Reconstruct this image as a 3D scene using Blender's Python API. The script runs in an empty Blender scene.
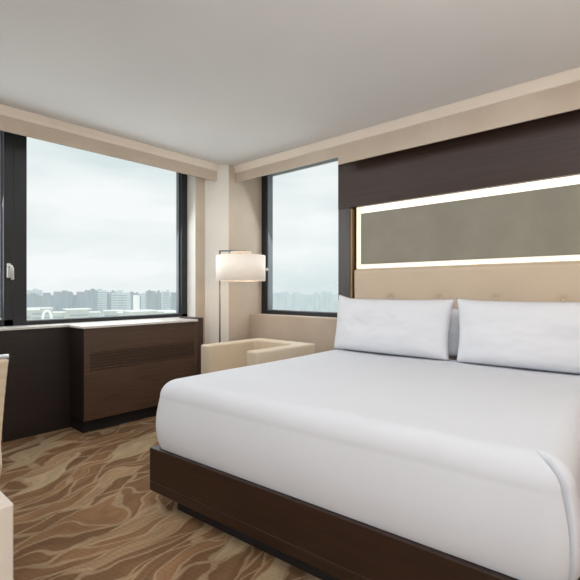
import bpy, bmesh, math, random
from mathutils import Vector, Matrix, noise
random.seed(7)
C = bpy.context.scene.collection
PI = math.pi

# ------------------------------------------------------------------ helpers
def obj(name, bm, m=None, parent=None, smooth=False, loc=None):
    me = bpy.data.meshes.new(name)
    bmesh.ops.recalc_face_normals(bm, faces=bm.faces)
    bm.to_mesh(me); bm.free()
    ms = m if isinstance(m, (list, tuple)) else [m]
    for k in ms:
        if k: me.materials.append(k)
    if smooth:
        for p in me.polygons: p.use_smooth = True
    o = bpy.data.objects.new(name, me); C.objects.link(o)
    if parent: o.parent = parent
    if loc: o.location = loc
    return o

def tag(o, label=None, cat=None, group=None, kind=None):
    if label: o['label'] = label
    if cat: o['category'] = cat
    if group: o['group'] = group
    if kind: o['kind'] = kind
    return o

def thing(name, label, cat, loc=(0, 0, 0), rz=0, group=None):
    o = bpy.data.objects.new(name, None); C.objects.link(o)
    o.location = loc; o.rotation_euler = (0, 0, rz)
    o.empty_display_size = 0.1
    return tag(o, label, cat, group)

def struct(name, bm, m, parent=None, smooth=False):
    o = obj(name, bm, m, parent, smooth)
    if not parent: o['kind'] = 'structure'
    return o

def box(bm, x0, x1, y0, y1, z0, z1, bev=0.0, seg=2, mi=0):
    t = bmesh.new()
    bmesh.ops.create_cube(t, size=1)
    for v in t.verts:
        v.co = Vector(((x0+x1)/2 + v.co.x*(x1-x0), (y0+y1)/2 + v.co.y*(y1-y0), (z0+z1)/2 + v.co.z*(z1-z0)))
    if bev > 0:
        bmesh.ops.bevel(t, geom=list(t.edges)+list(t.verts), offset=bev, segments=seg, profile=0.5, affect='EDGES')
    for f in t.faces: f.material_index = mi
    merge(bm, t); return bm

def merge(bm, t, mat=None):
    me = bpy.data.meshes.new('tmp'); t.to_mesh(me); t.free()
    if mat is not None: me.transform(mat)
    bm.from_mesh(me); bpy.data.meshes.remove(me)

def bx(*a, **k): return box(bmesh.new(), *a, **k)

def prism(bm, pts, z0, z1, bev=0.0, seg=3, edge_filter=None):
    t = bmesh.new()
    vs = [t.verts.new((p[0], p[1], z0)) for p in pts]
    f = t.faces.new(vs)
    r = bmesh.ops.extrude_face_region(t, geom=[f])
    for v in [g for g in r['geom'] if isinstance(g, bmesh.types.BMVert)]: v.co.z = z1
    if bev > 0:
        bmesh.ops.bevel(t, geom=list(t.edges), offset=bev, segments=seg, profile=0.5, affect='EDGES')
    merge(bm, t); return bm

def lathe(bm, prof, cx=0, cy=0, n=32, closed=False):
    rings = []
    for r, z in prof:
        rings.append([bm.verts.new((cx+r*math.cos(2*PI*i/n), cy+r*math.sin(2*PI*i/n), z)) for i in range(n)])
    for a, b in zip(rings[:-1], rings[1:]):
        for i in range(n): bm.faces.new((a[i], a[(i+1) % n], b[(i+1) % n], b[i]))
    if closed:
        a, b = rings[-1], rings[0]
        for i in range(n): bm.faces.new((a[i], a[(i+1) % n], b[(i+1) % n], b[i]))
    else:
        if prof[0][0] > 1e-5: bm.faces.new(rings[0][::-1])
        if prof[-1][0] > 1e-5: bm.faces.new(rings[-1])
    return bm

def tube(bm, pts, r, n=12):
    pts = [Vector(p) for p in pts]
    rings = []; prev = None
    for i, p in enumerate(pts):
        d = (pts[min(i+1, len(pts)-1)] - pts[max(i-1, 0)]).normalized()
        if prev is None:
            u = d.orthogonal().normalized()
        else:
            u = (prev - d*prev.dot(d)).normalized()
        prev = u; w = d.cross(u)
        rings.append([bm.verts.new(p + r*(math.cos(2*PI*k/n)*u + math.sin(2*PI*k/n)*w)) for k in range(n)])
    for a, b in zip(rings[:-1], rings[1:]):
        for k in range(n): bm.faces.new((a[k], a[(k+1) % n], b[(k+1) % n], b[k]))
    bm.faces.new(rings[0][::-1]); bm.faces.new(rings[-1])
    return bm

# ------------------------------------------------------------------ materials
def srgb(r, g, b):
    def f(c):
        c /= 255.0
        return c/12.92 if c <= 0.04045 else ((c+0.055)/1.055)**2.4
    return (f(r), f(g), f(b), 1)

class NT:
    def __init__(s, name):
        s.m = bpy.data.materials.new(name); s.m.use_nodes = True
        s.t = s.m.node_tree; s.n = s.t.nodes; s.l = s.t.links
        s.b = s.n['Principled BSDF']
    def new(s, typ, **k):
        nd = s.n.new(typ)
        for a, v in k.items(): setattr(nd, a, v)
        return nd
    def link(s, a, b): s.l.new(a, b)
    def coord(s, scale=(1, 1, 1), rot=(0, 0, 0)):
        g = s.new('ShaderNodeNewGeometry'); mp = s.new('ShaderNodeMapping')
        mp.inputs['Scale'].default_value = scale; mp.inputs['Rotation'].default_value = rot
        s.link(g.outputs['Position'], mp.inputs['Vector']); return mp.outputs['Vector']
    def ocoord(s, scale=(1, 1, 1)):
        g = s.new('ShaderNodeTexCoord'); mp = s.new('ShaderNodeMapping')
        mp.inputs['Scale'].default_value = scale
        s.link(g.outputs['Object'], mp.inputs['Vector']); return mp.outputs['Vector']
    def noise(s, vec, scale=5, detail=3, rough=.5, dist=0):
        n = s.new('ShaderNodeTexNoise'); n.inputs['Scale'].default_value = scale
        n.inputs['Detail'].default_value = detail; n.inputs['Roughness'].default_value = rough
        n.inputs['Distortion'].default_value = dist
        s.link(vec, n.inputs['Vector']); return n.outputs['Fac']
    def ramp(s, fac, stops, interp='LINEAR'):
        r = s.new('ShaderNodeValToRGB'); e = r.color_ramp.elements; r.color_ramp.interpolation = interp
        while len(e) > 1: e.remove(e[-1])
        e[0].position = stops[0][0]; e[0].color = stops[0][1]
        for p, c in stops[1:]:
            k = e.new(p); k.color = c
        s.link(fac, r.inputs['Fac']); return r.outputs['Color']
    def bump(s, fac, strength=.1, dist=.002):
        b = s.new('ShaderNodeBump'); b.inputs['Strength'].default_value = strength
        b.inputs['Distance'].default_value = dist
        s.link(fac, b.inputs['Height']); s.link(b.outputs['Normal'], s.b.inputs['Normal'])
    def set(s, **k):
        for a, v in k.items():
            s.b.inputs[a.replace('_', ' ')].default_value = v
        return s

def plain(name, col, rough=.5, metal=0, spec=.5, var=.06, scale=6, bump=0, bscale=200):
    t = NT(name); c = srgb(*col)
    f = t.noise(t.coord(), scale)
    lo = tuple(x*(1-var) for x in c[:3])+(1,); hi = tuple(min(1, x*(1+var)) for x in c[:3])+(1,)
    t.link(t.ramp(f, [(.3, lo), (.7, hi)]), t.b.inputs['Base Color'])
    t.set(Roughness=rough, Metallic=metal); t.b.inputs['Specular IOR Level'].default_value = spec
    if bump: t.bump(t.noise(t.coord(), bscale, 2), bump, .001)
    return t.m

def wood(name, dark, light, scale, rough=.35, spec=.5):
    """grain stretched along the axis given a small factor in scale"""
    t = NT(name)
    v = t.coord(scale)
    f = t.noise(v, 1.0, 5, .65, .4)
    t.link(t.ramp(f, [(.3, srgb(*dark)), (.7, srgb(*light))]), t.b.inputs['Base Color'])
    t.set(Roughness=rough); t.b.inputs['Specular IOR Level'].default_value = spec
    t.bump(f, .08, .001)
    return t.m

M = {}
M['ceiling'] = plain('ceiling_paint', (217, 216, 215), .85, var=.02, scale=1.5, spec=.2)
M['crown'] = plain('crown_paint', (226, 214, 200), .6, var=.02)
M['reveal'] = plain('daylit_reveal_white', (235, 232, 224), .7, var=.02)  # daylight on window reveal and corner face painted in as white
# wallpaper
t = NT('beige_wallcovering')
f1 = t.noise(t.coord((1, 1, 1)), 2.5, 3); f2 = t.noise(t.coord((60, 60, 260)), 1, 3)
mx = t.new('ShaderNodeMath', operation='MULTIPLY_ADD'); mx.inputs[1].default_value = .3
t.link(f2, mx.inputs[0]); t.link(f1, mx.inputs[2])
t.link(t.ramp(mx.outputs[0], [(.35, srgb(186, 170, 153)), (.95, srgb(205, 191, 175))]), t.b.inputs['Base Color'])
t.set(Roughness=.75); t.b.inputs['Specular IOR Level'].default_value = .25
t.bump(f2, .1, .001); M['wall'] = t.m
M['alu'] = plain('dark_window_metal', (42, 44, 48), .35, metal=.3, var=.08)
M['alu_g'] = plain('grey_glazing_bead', (120, 126, 132), .5, var=.05)
M['handle'] = plain('satin_handle_metal', (215, 215, 215), .3, metal=.5)
M['stone'] = plain('pale_stone_sill', (212, 208, 202), .35, var=.05, scale=25)
M['wood_bed'] = wood('dark_brown_bed_wood', (38, 23, 15), (52, 32, 22), (2.5, 40, 60), .38)
M['wood_cab'] = wood('brown_cabinet_wood', (66, 48, 37), (88, 66, 51), (40, 3, 55), .4)
M['wood_dark'] = wood('dark_brown_panel_wood', (32, 23, 22), (42, 31, 29), (40, 3, 50), .45)  # dark brown wood of the wainscot and cabinet body
M['wood_end'] = wood('dark_cabinet_end_wood', (56, 40, 34), (74, 54, 44), (40, 40, 3), .4)
M['wood_hb'] = wood('glossy_dark_headboard_wood', (48, 34, 28), (64, 46, 38), (1.6, 30, 55), .33)
M['edge_highlight'] = plain('edge_highlight_brown', (104, 84, 72), .4)  # lighter brown that paints an edge highlight on the bed frame
M['stile'] = wood('headboard_stile_wood', (64, 58, 58), (80, 74, 74), (30, 30, 2), .3)
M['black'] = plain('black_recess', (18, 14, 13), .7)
M['brass'] = plain('brass_strip', (150, 122, 84), .45, metal=.6)
M['sheet'] = plain('white_bed_linen', (214, 217, 223), .85, spec=.15, var=.012, scale=3, bump=.12, bscale=900)
M['pillow'] = plain('white_pillow_cotton', (222, 224, 229), .85, spec=.15, var=.012, scale=4, bump=.12, bscale=900)
M['greypanel'] = plain('grey_textured_fabric', (142, 138, 124), .7, var=.08, scale=4, bump=.4, bscale=260)
M['pad'] = plain('tan_leatherette', (204, 185, 162), .5, var=.03, scale=5, bump=.08, bscale=300)
M['cream'] = plain('cream_leather', (206, 190, 166), .5, var=.03, scale=5, bump=.1, bscale=260)
M['creamw'] = plain('off_white_leather', (226, 216, 204), .5, var=.02, scale=5)
M['chrome'] = plain('chrome', (220, 220, 220), .12, metal=1)
M['steel'] = plain('brushed_dark_steel', (112, 112, 112), .3, metal=.9)
M['legwood'] = wood('chair_leg_wood', (50, 34, 26), (70, 48, 38), (30, 30, 3), .4)

def emis(name, col, strength, base=(240, 235, 225)):
    t = NT(name)
    f = t.noise(t.coord(), 3)
    c = srgb(*col)
    t.link(t.ramp(f, [(.2, tuple(x*.94 for x in c[:3])+(1,)), (.8, c)]), t.b.inputs['Emission Color'])
    t.b.inputs['Emission Strength'].default_value = strength
    t.b.inputs['Base Color'].default_value = srgb(*base); t.set(Roughness=.6)
    return t.m
M['glow'] = emis('warm_light_diffuser', (255, 246, 228), .82)
M['glow_side'] = emis('warm_led_side', (255, 236, 200), .5)
M['shade'] = emis('lit_lamp_shade_linen', (255, 226, 206), .2)

def haze(name, col, em):  # distance haze painted in: pale colour plus self-emission
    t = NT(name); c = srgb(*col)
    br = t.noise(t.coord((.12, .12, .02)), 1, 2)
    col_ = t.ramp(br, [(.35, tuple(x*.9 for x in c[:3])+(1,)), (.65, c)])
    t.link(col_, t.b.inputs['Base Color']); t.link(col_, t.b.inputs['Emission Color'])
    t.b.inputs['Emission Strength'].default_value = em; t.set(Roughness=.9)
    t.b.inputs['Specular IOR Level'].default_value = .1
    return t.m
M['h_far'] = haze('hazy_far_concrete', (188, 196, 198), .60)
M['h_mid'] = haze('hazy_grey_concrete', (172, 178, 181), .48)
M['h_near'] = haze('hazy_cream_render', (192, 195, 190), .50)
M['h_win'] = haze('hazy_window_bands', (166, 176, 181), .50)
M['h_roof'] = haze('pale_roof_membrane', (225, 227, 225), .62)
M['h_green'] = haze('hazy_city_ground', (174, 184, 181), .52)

# glass
t = NT('window_glass'); 
tr = t.new('ShaderNodeBsdfTransparent'); gl = t.new('ShaderNodeBsdfGlossy'); mixs = t.new('ShaderNodeMixShader')
gl.inputs['Roughness'].default_value = .02
fr = t.new('ShaderNodeLayerWeight'); fr.inputs['Blend'].default_value = .12
mm = t.new('ShaderNodeMath', operation='MULTIPLY'); mm.inputs[1].default_value = .35
t.link(fr.outputs['Fresnel'], mm.inputs[0]); t.link(mm.outputs[0], mixs.inputs[0])
tr.inputs[0].default_value = (.97, .985, .985, 1)
t.link(tr.outputs[0], mixs.inputs[1]); t.link(gl.outputs[0], mixs.inputs[2])
t.link(mixs.outputs[0], t.n['Material Output'].inputs['Surface']); M['glass'] = t.m

# carpet: long leaf shaped strands running roughly along y, broken by pale wandering lines
t = NT('patterned_carpet')
pos = t.coord((1, 1, 1), (0, 0, math.radians(-14)))
sep = t.new('ShaderNodeSeparateXYZ'); t.link(pos, sep.inputs[0])
def mth(op, a, b=None, c=None):
    n = t.new('ShaderNodeMath', operation=op)
    for i, q in enumerate((a, b, c)):
        if q is None: continue
        if isinstance(q, (int, float)): n.inputs[i].default_value = q
        else: t.link(q, n.inputs[i])
    return n.outputs[0]
w1 = t.noise(t.coord((1.2, .8, 1)), 1.6, 2); w2 = t.noise(t.coord((2.2, 1.5, 1)), 2.4, 2)
s1 = mth('SINE', mth('MULTIPLY', sep.outputs['Y'], 3.1))
xw = mth('ADD', sep.outputs['X'], mth('ADD', mth('MULTIPLY', s1, .10), mth('MULTIPLY', mth('SUBTRACT', w1, .5), .55)))
xw = mth('ADD', xw, mth('MULTIPLY', mth('SUBTRACT', w2, .5), .14))
cmb = t.new('ShaderNodeCombineXYZ')
t.link(mth('MULTIPLY', xw, 9.5), cmb.inputs[0]); t.link(mth('MULTIPLY', sep.outputs['Y'], 2.3), cmb.inputs[1])
ve = t.new('ShaderNodeTexVoronoi', feature='DISTANCE_TO_EDGE', voronoi_dimensions='2D')
vc = t.new('ShaderNodeTexVoronoi', feature='F1', voronoi_dimensions='2D')
for v in (ve, vc):
    v.inputs['Scale'].default_value = 1.0; t.link(cmb.outputs[0], v.inputs['Vector'])
sc = t.new('ShaderNodeSeparateColor'); t.link(vc.outputs['Color'], sc.inputs[0])
cell = t.ramp(sc.outputs[0], [(0, srgb(122, 93, 67)), (.3, srgb(144, 110, 80)), (.5, srgb(174, 152, 121)), (.64, srgb(132, 100, 73)), (.85, srgb(162, 133, 102))], 'CONSTANT')
# second family of crossing pale lines
cm2 = t.new('ShaderNodeCombineXYZ')
xw2 = mth('ADD', mth('MULTIPLY', sep.outputs['X'], 6.0), mth('ADD', mth('MULTIPLY', sep.outputs['Y'], -2.6), mth('MULTIPLY', w1, 5.0)))
ln = mth('ABSOLUTE', mth('SUBTRACT', mth('FRACT', mth('MULTIPLY', xw2, .8)), .5))
l2 = t.ramp(ln, [(0, (1, 1, 1, 1)), (.02, (1, 1, 1, 1)), (.05, (0, 0, 0, 1))])
l1 = t.ramp(ve.outputs['Distance'], [(0, (1, 1, 1, 1)), (.045, (1, 1, 1, 1)), (.085, (0, 0, 0, 1))])
mxl = mth('MAXIMUM', l1, l2)
mxl = mth('MULTIPLY', mxl, .6)
mc = t.new('ShaderNodeMix', data_type='RGBA'); t.link(mxl, mc.inputs[0]); t.link(cell, mc.inputs[6]); mc.inputs[7].default_value = srgb(178, 154, 124)
# small weave rows and pile mottling
rows = mth('SINE', mth('MULTIPLY', sep.outputs['Y'], 260.0))
pile = t.noise(t.coord(), 90, 3)
br = mth('ADD', .70, mth('ADD', mth('MULTIPLY', rows, .035), mth('MULTIPLY', pile, .34)))
cm3 = t.new('ShaderNodeCombineXYZ')
t.link(mth('MULTIPLY', xw, 22.0), cm3.inputs[0]); t.link(mth('MULTIPLY', sep.outputs['Y'], 2.6), cm3.inputs[1])
strk = t.noise(cm3.outputs[0], 1.0, 3, .6)
br = mth('ADD', br, mth('MULTIPLY', mth('SUBTRACT', strk, .5), .9))
big = t.noise(t.coord(), 1.1, 2)
br = mth('MULTIPLY', br, mth('ADD', .86, mth('MULTIPLY', big, .28)))
ml = t.new('ShaderNodeVectorMath', operation='SCALE'); t.link(mc.outputs[2], ml.inputs[0]); t.link(br, ml.inputs['Scale'])
t.link(ml.outputs[0], t.b.inputs['Base Color'])
t.set(Roughness=.95); t.b.inputs['Specular IOR Level'].default_value = .1
t.bump(t.noise(t.coord(), 400, 2), .35, .003); M['carpet'] = t.m

# ------------------------------------------------------------------ setting
XL, YB, ZC = -3.98, 3.55, 2.62        # left wall face, headboard wall face, ceiling
XR, YF = 1.9, -2.6
ZS = 2.43                              # underside of the soffits
struct('floor', bx(-4.3, XR+.2, YF-.2, 3.9, -.12, 0), M['carpet'])
struct('ceiling', bx(-4.3, XR+.2, YF-.2, 3.9, ZC, ZC+.12), M['ceiling'])
b = bmesh.new()                        # window wall with its opening
box(b, -4.3, XL, YF, 3.04, 0, .88); box(b, -4.3, XL, YF, -.5, .88, ZC)
box(b, -4.3, XL, 2.909, 3.04, .88, ZC); box(b, -4.3, XL, -.5, 2.909, 2.61, ZC)
w = struct('wall_left', b, [M['wall'], M['reveal']])
for p in w.data.polygons:
    if abs(p.normal.y) > .9 and abs(p.center.y-2.909) < .01 and p.center.z > .88: p.material_index = 1
b = bmesh.new()
box(b, -3.78, XR+.2, YB, 3.9, 0, .90); box(b, -2.30, XR+.2, YB, 3.9, .90, ZC); box(b, -3.78, -2.30, 3.83, 3.9, 2.61, ZC)
struct('wall_back', b, M['wall'])
struct('wall_right', bx(XR, XR+.2, YF, YB, 0, ZC), M['wall'])
struct('wall_front', bx(-4.3, XR+.2, YF-.2, YF, 0, ZC), M['wall'])
w = struct('wall_corner', prism(bmesh.new(), [(-3.98, 3.04), (-3.78, 3.22), (-3.78, 3.9), (-4.3, 3.9), (-4.3, 3.04)], 0, ZC), [M['wall'], M['reveal']])
for p in w.data.polygons:
    n = p.normal
    if abs(abs(n.x)-abs(n.y)) < .2 and abs(n.z) < .1: p.material_index = 1  # diagonal face whitened in place of daylight
    if n.x > .9: p.material_index = 0
# soffits with crown
struct('trim_1', bx(-3.892, -3.877, YF, 3.133, ZS, ZC-.001), M['wall'])
struct('trim_2', bx(-3.78, -2.345, 3.32, 3.335, 2.437, ZC-.001), M['wall'])
struct('trim_8', bx(-2.3445, XR, 3.32, 3.335, 2.366, ZC-.001), M['wall'])
def crown(name, along, a0, a1, face, m):
    prof = [(0, ZC-.002), (0, ZC-.078), (.010, ZC-.074), (.016, ZC-.05), (.034, ZC-.016), (.036, ZC-.002)]
    t = bmesh.new(); rr = []
    for a in (a0, a1):
        rr.append([t.verts.new((face+p, a, z) if along == 'y' else (a, face-p, z)) for p, z in prof])
    n = len(prof)
    for i in range(n): t.faces.new((rr[0][i], rr[0][(i+1) % n], rr[1][(i+1) % n], rr[1][i]))
    t.faces.new(rr[0][::-1]); t.faces.new(rr[1])
    return struct(name, t, m)
crown('trim_3', 'y', YF, 3.125, -3.877, M['crown'])
crown('trim_4', 'x', -3.785, XR, 3.32, M['crown'])
# stone sill under the big window, wooden wainscot below it
struct('trim_5', bx(-4.13, -3.93, -.5, 2.909, .88, .90, .004), M['stone'])
b = bmesh.new()
box(b, XL, -3.95, YF, 1.65, .09, .88); box(b, XL, -3.957, YF, 1.65, 0, .088)
struct('trim_6', b, M['wood_dark'])
b = bmesh.new(); box(b, -3.79+.012, -2.30, 3.55, 3.74, .90, .912); struct('trim_7', b, M['wall'])

# ------------------------------------------------------------------ windows
def frame_x(bm, x0, x1, y0, y1, z0, z1, w, wb):
    box(bm, x0, x1, y0, y0+w, z0, z1, .003); box(bm, x0, x1, y1-w, y1, z0, z1, .003)
    box(bm, x0, x1, y0, y1, z0, z0+wb, .003); box(bm, x0, x1, y0, y1, z1-wb, z1, .003)
win = bpy.data.objects.new('window_1', None); C.objects.link(win); win.location = (-4.13, 1.2, .9); win['kind'] = 'structure'
inv = Matrix.Translation((4.13, -1.2, -.9))
def wpart(name, bm, m, parent, mat, smooth=False):
    bmesh.ops.transform(bm, matrix=mat, verts=bm.verts); return obj(name, bm, m, parent, smooth)
b = bmesh.new(); frame_x(b, -4.20, -4.13, -.5, 2.909, .90, 2.61, .075, .036)
box(b, -4.20, -4.125, 1.18, 1.28, .90, 2.61, .003)
wpart('window_frame', b, M['alu'], win, inv)
b = bmesh.new(); frame_x(b, -4.19, -4.118, -.42, 1.178, .905, 2.59, .07, .05)
wpart('casement_frame', b, M['alu'], win, inv)
b = bmesh.new(); frame_x(b, -4.215, -4.17, 1.28, 2.83, .93, 2.58, .012, .01)
frame_x(b, -4.215, -4.17, -.35, 1.108, .97, 2.55, .012, .01)
wpart('glazing_bead', b, M['alu_g'], win, inv)
wpart('pane', bx(-4.205, -4.199, 1.27, 2.845, .93, 2.58), M['glass'], win, inv)
wpart('pane', bx(-4.185, -4.179, -.36, 1.12, .96, 2.55), M['glass'], win, inv)
b = bmesh.new(); box(b, -4.118, -4.108, 1.128, 1.156, 1.30, 1.42, .004)
h = wpart('window_handle', b, M['handle'], win, inv)
b = bmesh.new(); tube(b, [(-4.11, 1.142, 1.395), (-4.078, 1.142, 1.395)], .010)
tube(b, [(-4.075, 1.134, 1.398), (-4.07, 1.148, 1.396), (-4.07, 1.156, 1.38), (-4.07, 1.158, 1.285)], .0115)
wpart('lever', b, M['handle'], h, inv, True)

win = bpy.data.objects.new('window_2', None); C.objects.link(win); win.location = (-3.05, 3.74, .9); win['kind'] = 'structure'
inv = Matrix.Translation((3.05, -3.74, -.9))
b = bmesh.new()
for a in ((-3.78, -3.70, .90, 2.62), (-2.38, -2.30, .90, 2.62), (-3.70, -2.38, .90, .955), (-3.70, -2.38, 2.60, 2.62)):
    box(b, a[0], a[1], 3.74, 3.82, a[2], a[3], .003)
wpart('window_frame', b, M['alu'], win, inv)
b = bmesh.new()
for a in ((-3.70, -3.685, .955, 2.60), (-2.395, -2.38, .955, 2.60), (-3.685, -2.395, .955, .962), (-3.685, -2.395, 2.595, 2.60)):
    box(b, a[0], a[1], 3.76, 3.84, a[2], a[3])
wpart('glazing_bead', b, M['alu_g'], win, inv)
wpart('pane', bx(-3.705, -2.375, 3.80, 3.806, .95, 2.61), M['glass'], win, inv)

# ------------------------------------------------------------------ cabinet under the window
cab = thing('heater_cabinet', 'brown wood heater cabinet with slatted vent and pale stone top under the large window', 'cabinet', (-3.8, 2.14, 0))
inv = Matrix.Translation((3.8, -2.14, 0))
def cp(name, bm, m, parent=None, smooth=False): return wpart(name, bm, m, parent or cab, inv, smooth)
b = bmesh.new()
box(b, -3.948, -3.67, 1.559, 2.69, .11, .878)
cp('body', b, M['wood_dark'])
b = bmesh.new()
box(b, -3.67, -3.65, 1.557, 1.605, .11, .878, .002); box(b, -3.67, -3.65, 2.655, 2.69, .11, .878, .002)
box(b, -3.67, -3.65, 1.605, 2.655, .11, .527, .002); box(b, -3.67, -3.65, 1.605, 2.655, .675, .878, .002)
cp('front_panel', b, M['wood_cab'])
for k in range(6):
    z = .532+k*.0245
    b = bmesh.new(); box(b, -3.668, -3.651, 1.606, 2.654, z, z+.0155, .003)
    cp('vent_slat', b, M['wood_cab'])
cp('toe_kick', bx(-3.948, -3.71, 1.575, 2.69, 0, .11), M['black'])
cp('end_panel', bx(-3.97, -3.655, 2.692, 2.772, 0, .915, .003), M['wood_end'])
cp('stone_top', bx(-3.93+.001, -3.628, 1.535, 2.688, .88, .90, .004), M['stone'])

# ------------------------------------------------------------------ headboard
HX0, HX1 = -2.458, .12
hb = thing('headboard', 'dark wood wall headboard with glowing light strips round a grey panel and tan padding', 'headboard', (-1.17, 3.55, 0))
inv = Matrix.Translation((1.17, -3.55, 0))
def hp(name, bm, m, parent=None, smooth=False): return wpart(name, bm, m, parent or hb, inv, smooth)
hp('top_panel', bx(HX0, HX1, 3.48, 3.549, 1.985, 2.45, .002), M['wood_hb'])
hp('stile', bx(HX0, -2.325, 3.485, 3.549, .0, 1.985), M['stile'])
hp('stile', bx(-.015, HX1, 3.485, 3.549, .0, 1.985), M['stile'])
hp('brass_strip', bx(-2.322, -2.300, 3.49, 3.53, .5, 1.975), M['brass'])
hp('brass_strip', bx(-.04, -.018, 3.49, 3.53, .5, 1.975), M['brass'])
hp('back_board', bx(-2.325, -.015, 3.535, 3.549, .3, 1.985), M['black'])
GL = hp('light_diffuser', bx(-2.262, -.078, 3.512, 3.532, 1.402, 1.983), M['glow'])
for a0 in (-2.262, -.135): hp('side_glow', bx(a0, a0+.057, 3.505, 3.512, 1.402, 1.983), M['glow_side'])
hp('grey_panel', bx(-2.2, -.14, 3.482, 3.512, 1.44, 1.915, .003), M['greypanel'])
# tufted pad: height field with dimples
def pad():
    x0, x1, z0, z1 = -2.262, -.078, .30, 1.40
    nx, nz = 220, 90
    bt = [(-2.29+.0+.43*k, 1.125) for k in range(6)] + [(-2.08+.43*k, .86) for k in range(5)]
    bm = bmesh.new(); g = []
    for j in range(nz+1):
        r = []
        for i in range(nx+1):
            x = x0+(x1-x0)*i/nx; z = z0+(z1-z0)*j/nz
            e = min(x-x0, x1-x, z-z0, z1-z)
            th = .085*max(0, 1-(1-max(0, min(1, e/.035)))**2)**.5
            for bx_, bz_ in bt:
                d2 = (x-bx_)**2+(z-bz_)**2
                th -= .016*math.exp(-d2/.0009)+.005*math.exp(-d2/.006)
            r.append(bm.verts.new((x, 3.515-th, z)))
        g.append(r)
    for j in range(nz):
        for i in range(nx): bm.faces.new((g[j][i], g[j][i+1], g[j+1][i+1], g[j+1][i]))
    box(bm, x0, x1, 3.513, 3.534, z0, z1)
    return bm, bt
bm, bt = pad()
pd = hp('upholstered_pad', bm, M['pad'], None, True)
for x, z in bt:
    if x < -2.25: continue
    b = bmesh.new(); bmesh.ops.create_uvsphere(b, u_segments=12, v_segments=8, radius=.012)
    bmesh.ops.transform(b, matrix=Matrix.Translation((x, 3.449, z)) @ Matrix.Diagonal((1, .5, 1, 1)), verts=b.verts)
    hp('tuft_button', b, M['pad'], pd, True)

# ------------------------------------------------------------------ bed
ANG = math.radians(3.9)
FX, FY = -2.2, 1.298                       # foot left corner of the frame
BW, BL = 2.005, 1.985
bed = thing('bed', 'king size platform bed with dark brown wooden frame on recessed black plinth', 'bed', (FX, FY, 0), ANG)
def frame_ring(bm, x0, x1, y0, y1, z0, z1, th, bev=.003):
    box(bm, x0, x1, y0, y0+th, z0, z1, bev); box(bm, x0, x1, y1-th, y1, z0, z1, bev)
    box(bm, x0, x0+th, y0+th, y1-th, z0, z1, bev); box(bm, x1-th, x1, y0+th, y1-th, z0, z1, bev)
b = bmesh.new(); frame_ring(b, 0, BW, 0, BL, .1335, .32, .05); box(b, .05, BW-.05, .05, BL-.05, .2, .27)
obj('bed_frame', b, M['wood_bed'], bed)
b = bmesh.new(); frame_ring(b, -.0, BW+.0, -.0, BL, .082, .130, .05)
obj('lower_rail', b, M['wood_bed'], bed)
b = bmesh.new(); frame_ring(b, .004, BW-.004, .004, BL, .1295, .134, .04, 0); obj('highlight_strip', b, M['edge_highlight'], bed)  # lighter strip paints the highlight along the groove edge
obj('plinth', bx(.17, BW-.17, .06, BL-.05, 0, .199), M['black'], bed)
obj('mattress', bx(.06, BW-.06, .05, BL-.02, .271, .60, .05, 4), M['sheet'], bed)

def rrect(a, bb, rc, n_side, n_c):
    """points of a rounded rectangle of half size a x bb centred at the origin, counter clockwise from the right side"""
    rc = max(min(rc, a-.001, bb-.001), .0005)
    out = []
    cs = [(a-rc, bb-rc, 0), (-(a-rc), bb-rc, PI/2), (-(a-rc), -(bb-rc), PI), (a-rc, -(bb-rc), 3*PI/2)]
    for q in range(4):
        cx, cy, a0 = cs[q]
        for k in range(n_c+1):
            th = a0+PI/2*k/n_c; out.append((cx+rc*math.cos(th), cy+rc*math.sin(th), math.cos(th), math.sin(th)))
        nx, ny, _ = cs[(q+1) % 4]
        th = a0+PI/2; dx, dy = math.cos(th), math.sin(th)
        p0 = (cx+rc*dx, cy+rc*dy); p1 = (nx+rc*dx, ny+rc*dy)
        for k in range(1, n_side):
            f = k/n_side; out.append((p0[0]+(p1[0]-p0[0])*f, p0[1]+(p1[1]-p0[1])*f, dx, dy))
    return out

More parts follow.
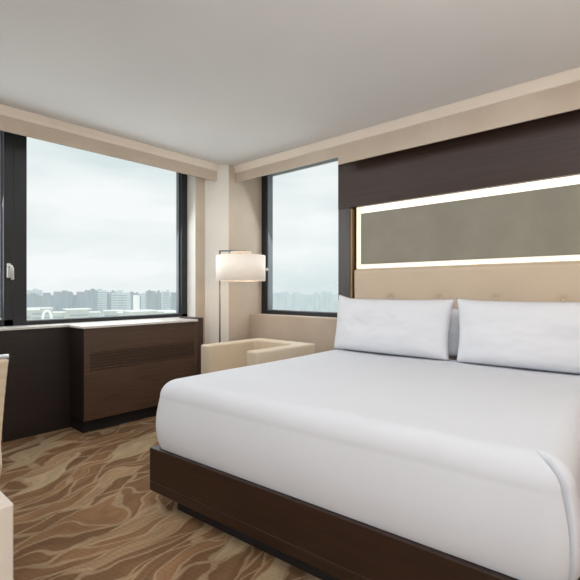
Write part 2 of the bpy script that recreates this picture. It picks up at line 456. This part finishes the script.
def duvet():
    W, L = BW-.022, BL-.02
    a, bb = W/2, L/2; cx, cy = BW/2, .012+bb
    prof = []                              # (inset, z, side weight)
    ztop, zb, r = .672, .322, .088
    for k in range(34):
        f = k/33; z = zb+(ztop-r-zb)*f
        prof.append((.018*(1-f)**.8*(f>.12)+.010*(f<=.12)+.012*max(0, f-.5), z, 1))
    prof = [(.010-.024*math.sin(PI*min(1, (k/33)**.8)*.92), z, 1) for k, (d, z, q) in enumerate(prof)]
    for k in range(1, 15):
        th = PI/2*k/14; prof.append((.004+r*(1-math.cos(th)), ztop-r+r*math.sin(th), math.cos(th)))
    d = r+.004
    while d < bb-.012:
        d += .014 if d < .2 else min(.03, bb-.008-d); prof.append((d, ztop, 0))
    bm = bmesh.new(); rings = []
    for d, z, sw in prof:
        ring = []
        for x, y, nx, ny in rrect(a-d, bb-d, max(.085-d*.6, .004), 110, 56):
            p = Vector((x, y, z)); n = Vector((nx, ny, 0))
            hf = min(1, max(0, (z-zb)/.05))
            q = noise.noise(Vector((x*1.8, y*1.8, z*2.5)))*.007+noise.noise(Vector((x*6, y*6, z*2)))*.003
            p += n*q*hf*sw
            tw = 1-sw
            p.z += tw*(.008*noise.noise(Vector((x*1.3, y*1.1, 3)))+.003*noise.noise(Vector((x*6, y*3, 9))))
            p.z += .026*(1-(y+bb)/(2*bb))*max(0, (z-zb)/(ztop-zb))          # a little fuller at the foot
            # pleated corner at the foot, right: a tucked fold
            u, v = a-x, y+bb
            if u < .3 and v < .3:
                f = max(0, (ztop-z)/.35)
                c = math.atan2(v+.004, u+.004)/(PI/2); hyp = math.hypot(u, v)
                c0 = .46+.34*f
                sd = (c-c0)*max(.11, hyp*1.5)                               # about metres across the fold
                fade = max(0, min(1, (.135-hyp)/.05)) if sw < .99 else 1
                fade = min(fade, 1) * (1 if z > .36 else max(0, (z-zb)/.04))
                dn = -.050*math.exp(-(sd/.0075)**2) + .006*math.exp(-((sd-.03)/.02)**2)
                p += (n*sw+Vector((0, 0, 1))*tw)*dn*fade
            ring.append(bm.verts.new((p.x+cx, p.y+cy, p.z)))
        rings.append(ring)
    for r0, r1 in zip(rings[:-1], rings[1:]):
        n = len(r0)
        for i in range(n): bm.faces.new((r0[i], r0[(i+1) % n], r1[(i+1) % n], r1[i]))
    for v in rings[-1]: v.co.y = cy
    bmesh.ops.remove_doubles(bm, verts=rings[-1], dist=.0012)
    return bm
dv = obj('duvet', duvet(), M['sheet'], None, True)
dv.location = (FX, FY, 0); dv.rotation_euler = (0, 0, ANG)
tag(dv, 'smooth white duvet tucked tightly over the king bed', 'duvet')

# ------------------------------------------------------------------ pillows
def pillow_bm(w, h, th, seed, earL=.0, earR=.0, inner=0):
    n, m = 70, 44; bm = bmesh.new()
    def P(i, j, side):
        u = -1+2*i/n; v = -1+2*j/m
        ed = max(0, (1-abs(u)**3.2))**.5*max(0, (1-abs(v)**(3.0 if v > 0 else 6.0)))**.5
        t = th*.5*ed
        # sides pinch in between the corners
        x = u*w/2*(1-.03*(1-v*v)); z = v*h/2*(1-.05*(1-u*u)**.7 if v > 0 else 1-.0*(1-u*u))
        if u*inner > 0: x *= 1-.042*max(0, min(1, (1-v)*.8))**.7*abs(u)**3
        if v > 0:
            z += earL*max(0, -u-.75)/.25*v + earR*max(0, u-.75)/.25*v
        wv = noise.noise(Vector((u*2.2+seed, v*1.8, side)))*.014*ed+noise.noise(Vector((u*7+seed, v*5, side*3)))*.004*ed
        # creases radiating from corners
        return Vector((x, side*(t+wv*1.0 if t > 0 else 0), z))
    gr = {}
    for s in (-1, 1):
        for i in range(n+1):
            for j in range(m+1):
                edge = i in (0, n) or j in (0, m)
                if edge and s == 1: gr[(s, i, j)] = gr[(-1, i, j)]
                else: gr[(s, i, j)] = bm.verts.new(P(i, j, s))
        for i in range(n):
            for j in range(m):
                bm.faces.new((gr[(s, i, j)], gr[(s, i+1, j)], gr[(s, i+1, j+1)], gr[(s, i, j+1)]))
    return bm
def pillow(x, y, z, rz, lean, w, h, th, seed, label, eL, eR, inner=0):
    o = obj('pillow', pillow_bm(w, h, th, seed, eL, eR, inner), M['pillow'], None, True)
    o.location = (x, y, z); o.rotation_euler = (lean, 0, rz)
    tag(o, label, 'pillow', 'bed pillows')
    return o
pillow(-1.752, 3.203, .905, math.radians(1), math.radians(-9), 1.05, .46, .23, 1.3, 'plump white pillow on the left half of the bed, beside the window', .03, .0, 1)
pillow(-.685, 3.223, .905, math.radians(3), math.radians(-9), 1.055, .46, .23, 6.1, 'plump white pillow on the right half of the bed, cut by the photo edge', .008, .0, -1)
pillow(-1.25, 3.378, .872, 0, math.radians(-2), .56, .38, .07, 3.3, 'shaded white pillow tucked behind, glimpsed only in the gap between the two front pillows', .0, .0)

# ------------------------------------------------------------------ tub armchair
tc = thing('tub_chair', 'low cream leather tub armchair with square arms in the corner behind the bed', 'armchair', (-2.81, 2.72, 0))
X0, X1, Y0, Y1, T = -.32, .40, -.38, .35, .13
b = bmesh.new()
prism(b, [(X0, Y0), (X0+T, Y0), (X0+T, Y1-T-.07), (X0+T+.07, Y1-T), (X1-T-.07, Y1-T), (X1-T, Y1-T-.07), (X1-T, Y0), (X1, Y0), (X1, Y1), (X0, Y1)], .14, .72, .016, 3)
obj('shell', b, M['cream'], tc, False)
obj('seat_base', bx(X0+T+.002, X1-T-.002, Y0+.02, Y1-T-.002, .14, .30, .01), M['cream'], tc)
obj('seat_cushion', bx(X0+T+.004, X1-T-.004, Y0, Y1-T-.072, .302, .45, .035, 4), M['cream'], tc)
for sx in (X0+.07, X1-.07):
    for sy in (Y0+.07, Y1-.07):
        obj('leg', lathe(bmesh.new(), [(.018, 0), (.027, .14)], sx, sy, 16), M['legwood'], tc, True)

# ------------------------------------------------------------------ floor lamp
LX, LY = -3.327, 2.995                     # shade axis
PX, PY = -3.455, 2.825                     # pole
fl = thing('floor_lamp', 'floor lamp with white drum shade glowing in the corner beside the cream armchair', 'lamp', (PX, PY, 0))
ox, oy = LX-PX, LY-PY
obj('base', lathe(bmesh.new(), [(.0001, 0), (.115, 0), (.12, .006), (.118, .018), (.02, .024), (.0001, .024)], 0, 0, 40), M['steel'], fl, True)
b = bmesh.new(); tube(b, [(0, 0, .02), (0, 0, 1.600)], .0085); obj('pole', b, M['steel'], fl, True)
b = bmesh.new(); tube(b, [(0, 0, 1.596), (ox*.5, oy*.5, 1.599), (ox, oy, 1.6), (ox*1.25, oy*1.25, 1.6)], .007)
tube(b, [(ox, oy, 1.6), (ox, oy, 1.50)], .006); obj('arm', b, M['steel'], fl, True)
R = .252
b = bmesh.new(); lathe(b, [(R, 1.292), (R, 1.552), (R-.004, 1.552), (R-.004, 1.292)], ox, oy, 56, True)
sh = obj('lamp_shade', b, M['shade'], fl, True)
for p in sh.data.polygons:
    p.use_smooth = abs(p.normal.z) < .5
b = bmesh.new(); lathe(b, [(.105, 1.575), (.11, 1.582), (.105, 1.592), (.0001, 1.596)], ox, oy, 32)
obj('top_disc', b, M['creamw'], fl, True)
b = bmesh.new(); lathe(b, [(.0001, 1.372), (.022, 1.378), (.032, 1.405), (.028, 1.44), (.014, 1.47), (.014, 1.50), (.0001, 1.50)], ox, oy, 20)
obj('bulb', b, emis('bulb_glow', (255, 214, 170), 3), fl, True)
b = bmesh.new()
for k in range(3):
    a = 2*PI*k/3+.3
    tube(b, [(ox, oy, 1.54), (ox+(R-.003)*math.cos(a), oy+(R-.003)*math.sin(a), 1.54)], .003, 8)
obj('shade_ring', b, M['steel'], sh, True)
b = bmesh.new(); bmesh.ops.create_uvsphere(b, u_segments=14, v_segments=10, radius=.016)
bmesh.ops.transform(b, matrix=Matrix.Translation((ox+.19+.01, oy+.17+.01, 1.41)), verts=b.verts)
obj('finial', b, M['creamw'], sh, True)

# ------------------------------------------------------------------ desk chair (mostly out of the frame, left)
dc = thing('desk_chair', 'cream leather desk chair with chrome frame at the left edge of the photo', 'chair', (-2.52, .36, 0))
def ribs(bm, path, y0, y1, th, rib=.045):
    # path: list of (x,z) centre line; thick ribbed strip extruded in y
    P = [Vector((p[0], 0, p[1])) for p in path]
    L = [0]
    for q, r in zip(P[:-1], P[1:]): L.append(L[-1]+(r-q).length)
    N = int(L[-1]/.008); pts = []
    for k in range(N+1):
        s = L[-1]*k/N; i = 0
        while i < len(L)-2 and L[i+1] < s: i += 1
        f = (s-L[i])/(L[i+1]-L[i]); pts.append((P[i].lerp(P[i+1], f), s))
    up, dn = [], []
    for k, (p, s) in enumerate(pts):
        d = (pts[min(k+1, N)][0]-pts[max(k-1, 0)][0]).normalized(); n = Vector((-d.z, 0, d.x))
        e = th/2*(.88+.12*abs(math.sin(PI*s/rib))**.6)
        if k in (0, N): e *= .5
        up.append(p+n*e); dn.append(p-n*e)
    loop = up+dn[::-1]
    a = [bm.verts.new((q.x, y0, q.z)) for q in loop]; c = [bm.verts.new((q.x, y1, q.z)) for q in loop]
    n = len(loop)
    for i in range(n): bm.faces.new((a[i], a[(i+1) % n], c[(i+1) % n], c[i]))
    m = len(up)
    for i in range(m-1):
        bm.faces.new((a[i], a[i+1], a[n-2-i], a[n-1-i])); bm.faces.new((c[i], c[i+1], c[n-2-i], c[n-1-i]))
def arc(p0, p1, p2, n=12):
    p0, p1, p2 = Vector(p0), Vector(p1), Vector(p2)
    return [tuple((1-t)**2*p0+2*t*(1-t)*p1+t*t*p2) for t in [k/n for k in range(n+1)]]
back = [(.205, .35), (.235, .385), (.244, .42), (.236, .455)]+arc((.225, .50), (.255, .66), (.33, .905), 14)
seat = arc((-.27, .47), (.0, .43), (.20, .47), 12)
b = bmesh.new(); ribs(b, back, -.24, .24, .05); obj('backrest', b, M['cream'], dc)
b = bmesh.new(); ribs(b, seat[:-1], -.24, .24, .055); obj('seat', b, M['cream'], dc)
for s in (-1, 1):
    b = bmesh.new(); tube(b, [(p[0]-.004, s*.245, p[1]) for p in seat+back[4:]], .006); obj('side_rail', b, M['chrome'], dc, True)
    b = bmesh.new(); tube(b, [(.03, s*.262, .47), (.07, s*.285, .66), (0, s*.29, .68), (-.14, s*.29, .66), (-.17, s*.28, .55), (-.15, s*.26, .45)], .011); obj('armrest', b, M['chrome'], dc, True)
b = bmesh.new(); tube(b, [(.333, -.246, .908), (.333, .246, .908)], .012); obj('top_bar', b, M['chrome'], dc, True)
b = bmesh.new(); lathe(b, [(.03, .10), (.03, .28), (.02, .29), (.02, .42), (.07, .43), (.07, .44)], 0, 0, 20); obj('pedestal', b, M['chrome'], dc, True)
for k in range(5):
    a = 2*PI*k/5+.6; c, s = math.cos(a), math.sin(a)
    b = bmesh.new(); tube(b, [(.02*c, .02*s, .12), (.15*c, .15*s, .10), (.25*c, .25*s, .08)], .014); lg = obj('base_leg', b, M['chrome'], dc, True)
    b = bmesh.new(); tube(b, [(.25*c-.018*s, .25*s+.018*c, .03), (.25*c+.018*s, .25*s-.018*c, .03)], .029, 16); tube(b, [(.25*c, .25*s, .05), (.25*c, .25*s, .085)], .008)
    obj('caster', b, M['black'], lg, True)

# ------------------------------------------------------------------ ottoman at the lower left edge
ot = thing('ottoman', 'square off-white upholstered ottoman block at the lower left edge of the photo', 'ottoman', (-1.935, .12, 0))
inv = Matrix.Translation((1.935, -.12, 0))
wpart('body', bx(-2.12, -1.74, -.25, .50, .17, .45, .008, 3), M['creamw'], ot, inv)
b = bmesh.new(); c4 = [(-2.115, -.245), (-1.745, -.245), (-1.745, .495), (-2.115, .495)]
for i in range(4):
    p, q = c4[i], c4[(i+1) % 4]; tube(b, [(p[0], p[1], .168), (q[0], q[1], .168)], .010)
wpart('piping', b, M['creamw'], ot, inv, True)
for x in (-2.07, -1.80):
    for y in (-.2, .44): wpart('leg', lathe(bmesh.new(), [(.014, 0), (.02, .168)], x, y, 14), M['legwood'], ot, inv, True)

# ------------------------------------------------------------------ hazy city far below
GZ = -62.0
cg = bmesh.new(); N = 8
vs = [[cg.verts.new((-4000+i*1000*1.0, -2500+j*1000, GZ)) for j in range(N)] for i in range(N)]
for i in range(N-1):
    for j in range(N-1): cg.faces.new((vs[i][j], vs[i+1][j], vs[i+1][j+1], vs[i][j+1]))
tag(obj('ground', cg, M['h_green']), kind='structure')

PLACED = []
def tower(name, az, D, w, dp, ztop, mat, label, group, roofbox=True, bands=True):
    for _ in range(40):
        x, y = D*math.cos(az), D*math.sin(az)
        if all(math.hypot(x-p, y-q) > (w+v)/2+14 for p, q, v in PLACED): break
        D0 = D; D *= 1.045; ztop = 1.2+(ztop-1.2)*D/D0
    PLACED.append((x, y, w))
    o = thing(name, label, 'building', (x, y, GZ), az+random.choice((0, .2, -.3, .5)), group)
    h = ztop-GZ
    obj('wall', bx(-dp/2, dp/2, -w/2, w/2, 0, h), mat, o)
    if bands:
        b = bmesh.new(); k = h-4
        while k > max(4, h-42):
            box(b, -dp/2-.15, dp/2+.15, -w/2+1, w/2-1, k-1.6, k); k -= 4.2
        obj('window_bands', b, M['h_win'] if mat is not M['h_far'] else M['h_mid'], o)
    if roofbox:
        b = bmesh.new(); q = random.uniform(-.25, .25)*w
        box(b, -dp*.2, dp*.2, q-w*.15, q+w*.15, h, h+random.uniform(2, 5)); obj('roof_box', b, mat, o)
    return o
def az_px(px): return math.atan2(*(lambda X: (X*.6625+.749, X*.749-.6625))((px-290)/434.3))
LA = 'pale grey high-rise block fading into haze on the skyline through the large window'
LB = 'faint hazy city block on the skyline through the narrow window beside the headboard'
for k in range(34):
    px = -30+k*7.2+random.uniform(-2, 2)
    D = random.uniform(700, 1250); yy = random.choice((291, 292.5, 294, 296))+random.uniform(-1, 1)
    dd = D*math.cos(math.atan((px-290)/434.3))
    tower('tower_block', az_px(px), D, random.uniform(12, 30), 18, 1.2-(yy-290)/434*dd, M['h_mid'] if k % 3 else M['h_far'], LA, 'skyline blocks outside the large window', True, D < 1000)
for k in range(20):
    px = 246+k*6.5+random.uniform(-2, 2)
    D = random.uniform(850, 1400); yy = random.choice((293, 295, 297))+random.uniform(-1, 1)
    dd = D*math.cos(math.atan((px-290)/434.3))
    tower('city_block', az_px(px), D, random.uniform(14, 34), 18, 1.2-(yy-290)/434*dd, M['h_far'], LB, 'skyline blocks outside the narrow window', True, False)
LC = 'low flat-roofed cream building nearer than the skyline, at the foot of the large window view'
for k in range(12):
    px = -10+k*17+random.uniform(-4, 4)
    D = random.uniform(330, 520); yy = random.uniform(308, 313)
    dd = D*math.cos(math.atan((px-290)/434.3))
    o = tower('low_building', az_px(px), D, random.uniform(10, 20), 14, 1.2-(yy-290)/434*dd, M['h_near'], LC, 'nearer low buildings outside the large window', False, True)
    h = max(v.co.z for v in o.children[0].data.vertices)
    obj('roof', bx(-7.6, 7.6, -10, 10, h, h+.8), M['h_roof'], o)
# arched white roof structure
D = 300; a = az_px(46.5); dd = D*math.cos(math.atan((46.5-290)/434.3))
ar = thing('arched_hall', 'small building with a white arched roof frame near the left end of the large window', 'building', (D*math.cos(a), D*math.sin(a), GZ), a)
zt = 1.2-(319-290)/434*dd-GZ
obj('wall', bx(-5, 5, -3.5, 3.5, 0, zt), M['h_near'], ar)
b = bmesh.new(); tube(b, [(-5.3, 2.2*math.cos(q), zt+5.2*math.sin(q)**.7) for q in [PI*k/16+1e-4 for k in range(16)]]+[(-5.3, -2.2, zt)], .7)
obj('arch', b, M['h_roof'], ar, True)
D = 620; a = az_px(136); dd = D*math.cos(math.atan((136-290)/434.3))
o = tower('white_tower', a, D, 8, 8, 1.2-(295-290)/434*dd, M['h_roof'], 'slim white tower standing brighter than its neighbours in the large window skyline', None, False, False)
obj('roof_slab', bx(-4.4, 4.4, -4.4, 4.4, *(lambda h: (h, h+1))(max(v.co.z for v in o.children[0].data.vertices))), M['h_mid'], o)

# ------------------------------------------------------------------ world: bright overcast sky
wd = bpy.data.worlds.new('World'); bpy.context.scene.world = wd; wd.use_nodes = True
nt = wd.node_tree; bg = nt.nodes['Background']
tcn = nt.nodes.new('ShaderNodeTexCoord'); mp = nt.nodes.new('ShaderNodeMapping'); mp.inputs['Scale'].default_value = (1.2, 1.2, 4.5)
ns = nt.nodes.new('ShaderNodeTexNoise'); ns.inputs['Scale'].default_value = 1.6; ns.inputs['Detail'].default_value = 4
rp = nt.nodes.new('ShaderNodeValToRGB'); e = rp.color_ramp.elements
e[0].position = .36; e[0].color = srgb(224, 234, 235); e[1].position = .6; e[1].color = srgb(253, 254, 254)
nt.links.new(tcn.outputs['Generated'], mp.inputs[0]); nt.links.new(mp.outputs[0], ns.inputs['Vector'])
nt.links.new(ns.outputs['Fac'], rp.inputs['Fac']); nt.links.new(rp.outputs['Color'], bg.inputs['Color'])
bg.inputs['Strength'].default_value = 1.0

# ------------------------------------------------------------------ lights
def area(name, loc, rot, sx, sy, power, col=(1, 1, 1)):
    l = bpy.data.lights.new(name, 'AREA'); l.shape = 'RECTANGLE'; l.size = sx; l.size_y = sy; l.energy = power; l.color = col
    o = bpy.data.objects.new(name, l); C.objects.link(o); o.location = loc; o.rotation_euler = rot; return o
# daylight entering through both windows
area('daylight_large_window', (-4.26, 1.2, 1.72), (0, math.radians(-62), 0), 1.5, 3.2, 30, (.96, .985, 1))
area('daylight_narrow_window', (-3.05, 3.86, 1.72), (math.radians(-62), 0, 0), 1.3, 1.5, 8, (.96, .985, 1))
# added fill lights with no visible source: overhead and behind the camera
area('overhead_fill', (-1.4, 1.7, 2.6), (0, 0, 0), 3.6, 2.4, 23, (.97, .985, 1))
l = bpy.data.lights.new('room_fill', 'AREA'); l.shape = 'DISK'; l.size = 2.6; l.energy = 66; l.color = (.95, .975, 1)
o = bpy.data.objects.new('room_fill', l); C.objects.link(o); o.location = (.6, -1.8, 1.5); o.rotation_euler = (math.radians(100), 0, math.radians(35))
area('ceiling_fill', (.7, .5, 1.75), (PI, 0, 0), 2.4, 2.4, 34, (1, .97, .93))  # added fill aimed upward to lighten the ceiling, no lamp stands here
l = bpy.data.lights.new('right_fill', 'POINT'); l.energy = 13; l.color = (1, .9, .8); l.shadow_soft_size = .25  # added warm fill for ceiling and headboard at the right, no lamp modelled
o = bpy.data.objects.new('right_fill', l); C.objects.link(o); o.location = (.75, 2.5, 1.45)
l = bpy.data.lights.new('lamp_light', 'POINT'); l.energy = 2.3; l.color = (1, .76, .56); l.shadow_soft_size = .05
o = bpy.data.objects.new('lamp_light', l); C.objects.link(o); o.location = (LX, LY, 1.31)

# ------------------------------------------------------------------ camera
cam = bpy.data.cameras.new('camera'); co = bpy.data.objects.new('camera', cam); C.objects.link(co)
cam.sensor_width = 36; cam.lens = 36*434.3/580; cam.clip_start = .05; cam.clip_end = 8000
co.location = (0, 0, 1.2); co.rotation_euler = (math.radians(90), 0, math.atan2(.6632, .7484))
bpy.context.scene.camera = co
vs_ = bpy.context.scene.view_settings
vs_.view_transform = 'Standard'; vs_.look = 'None'; vs_.exposure = 0; vs_.gamma = 1
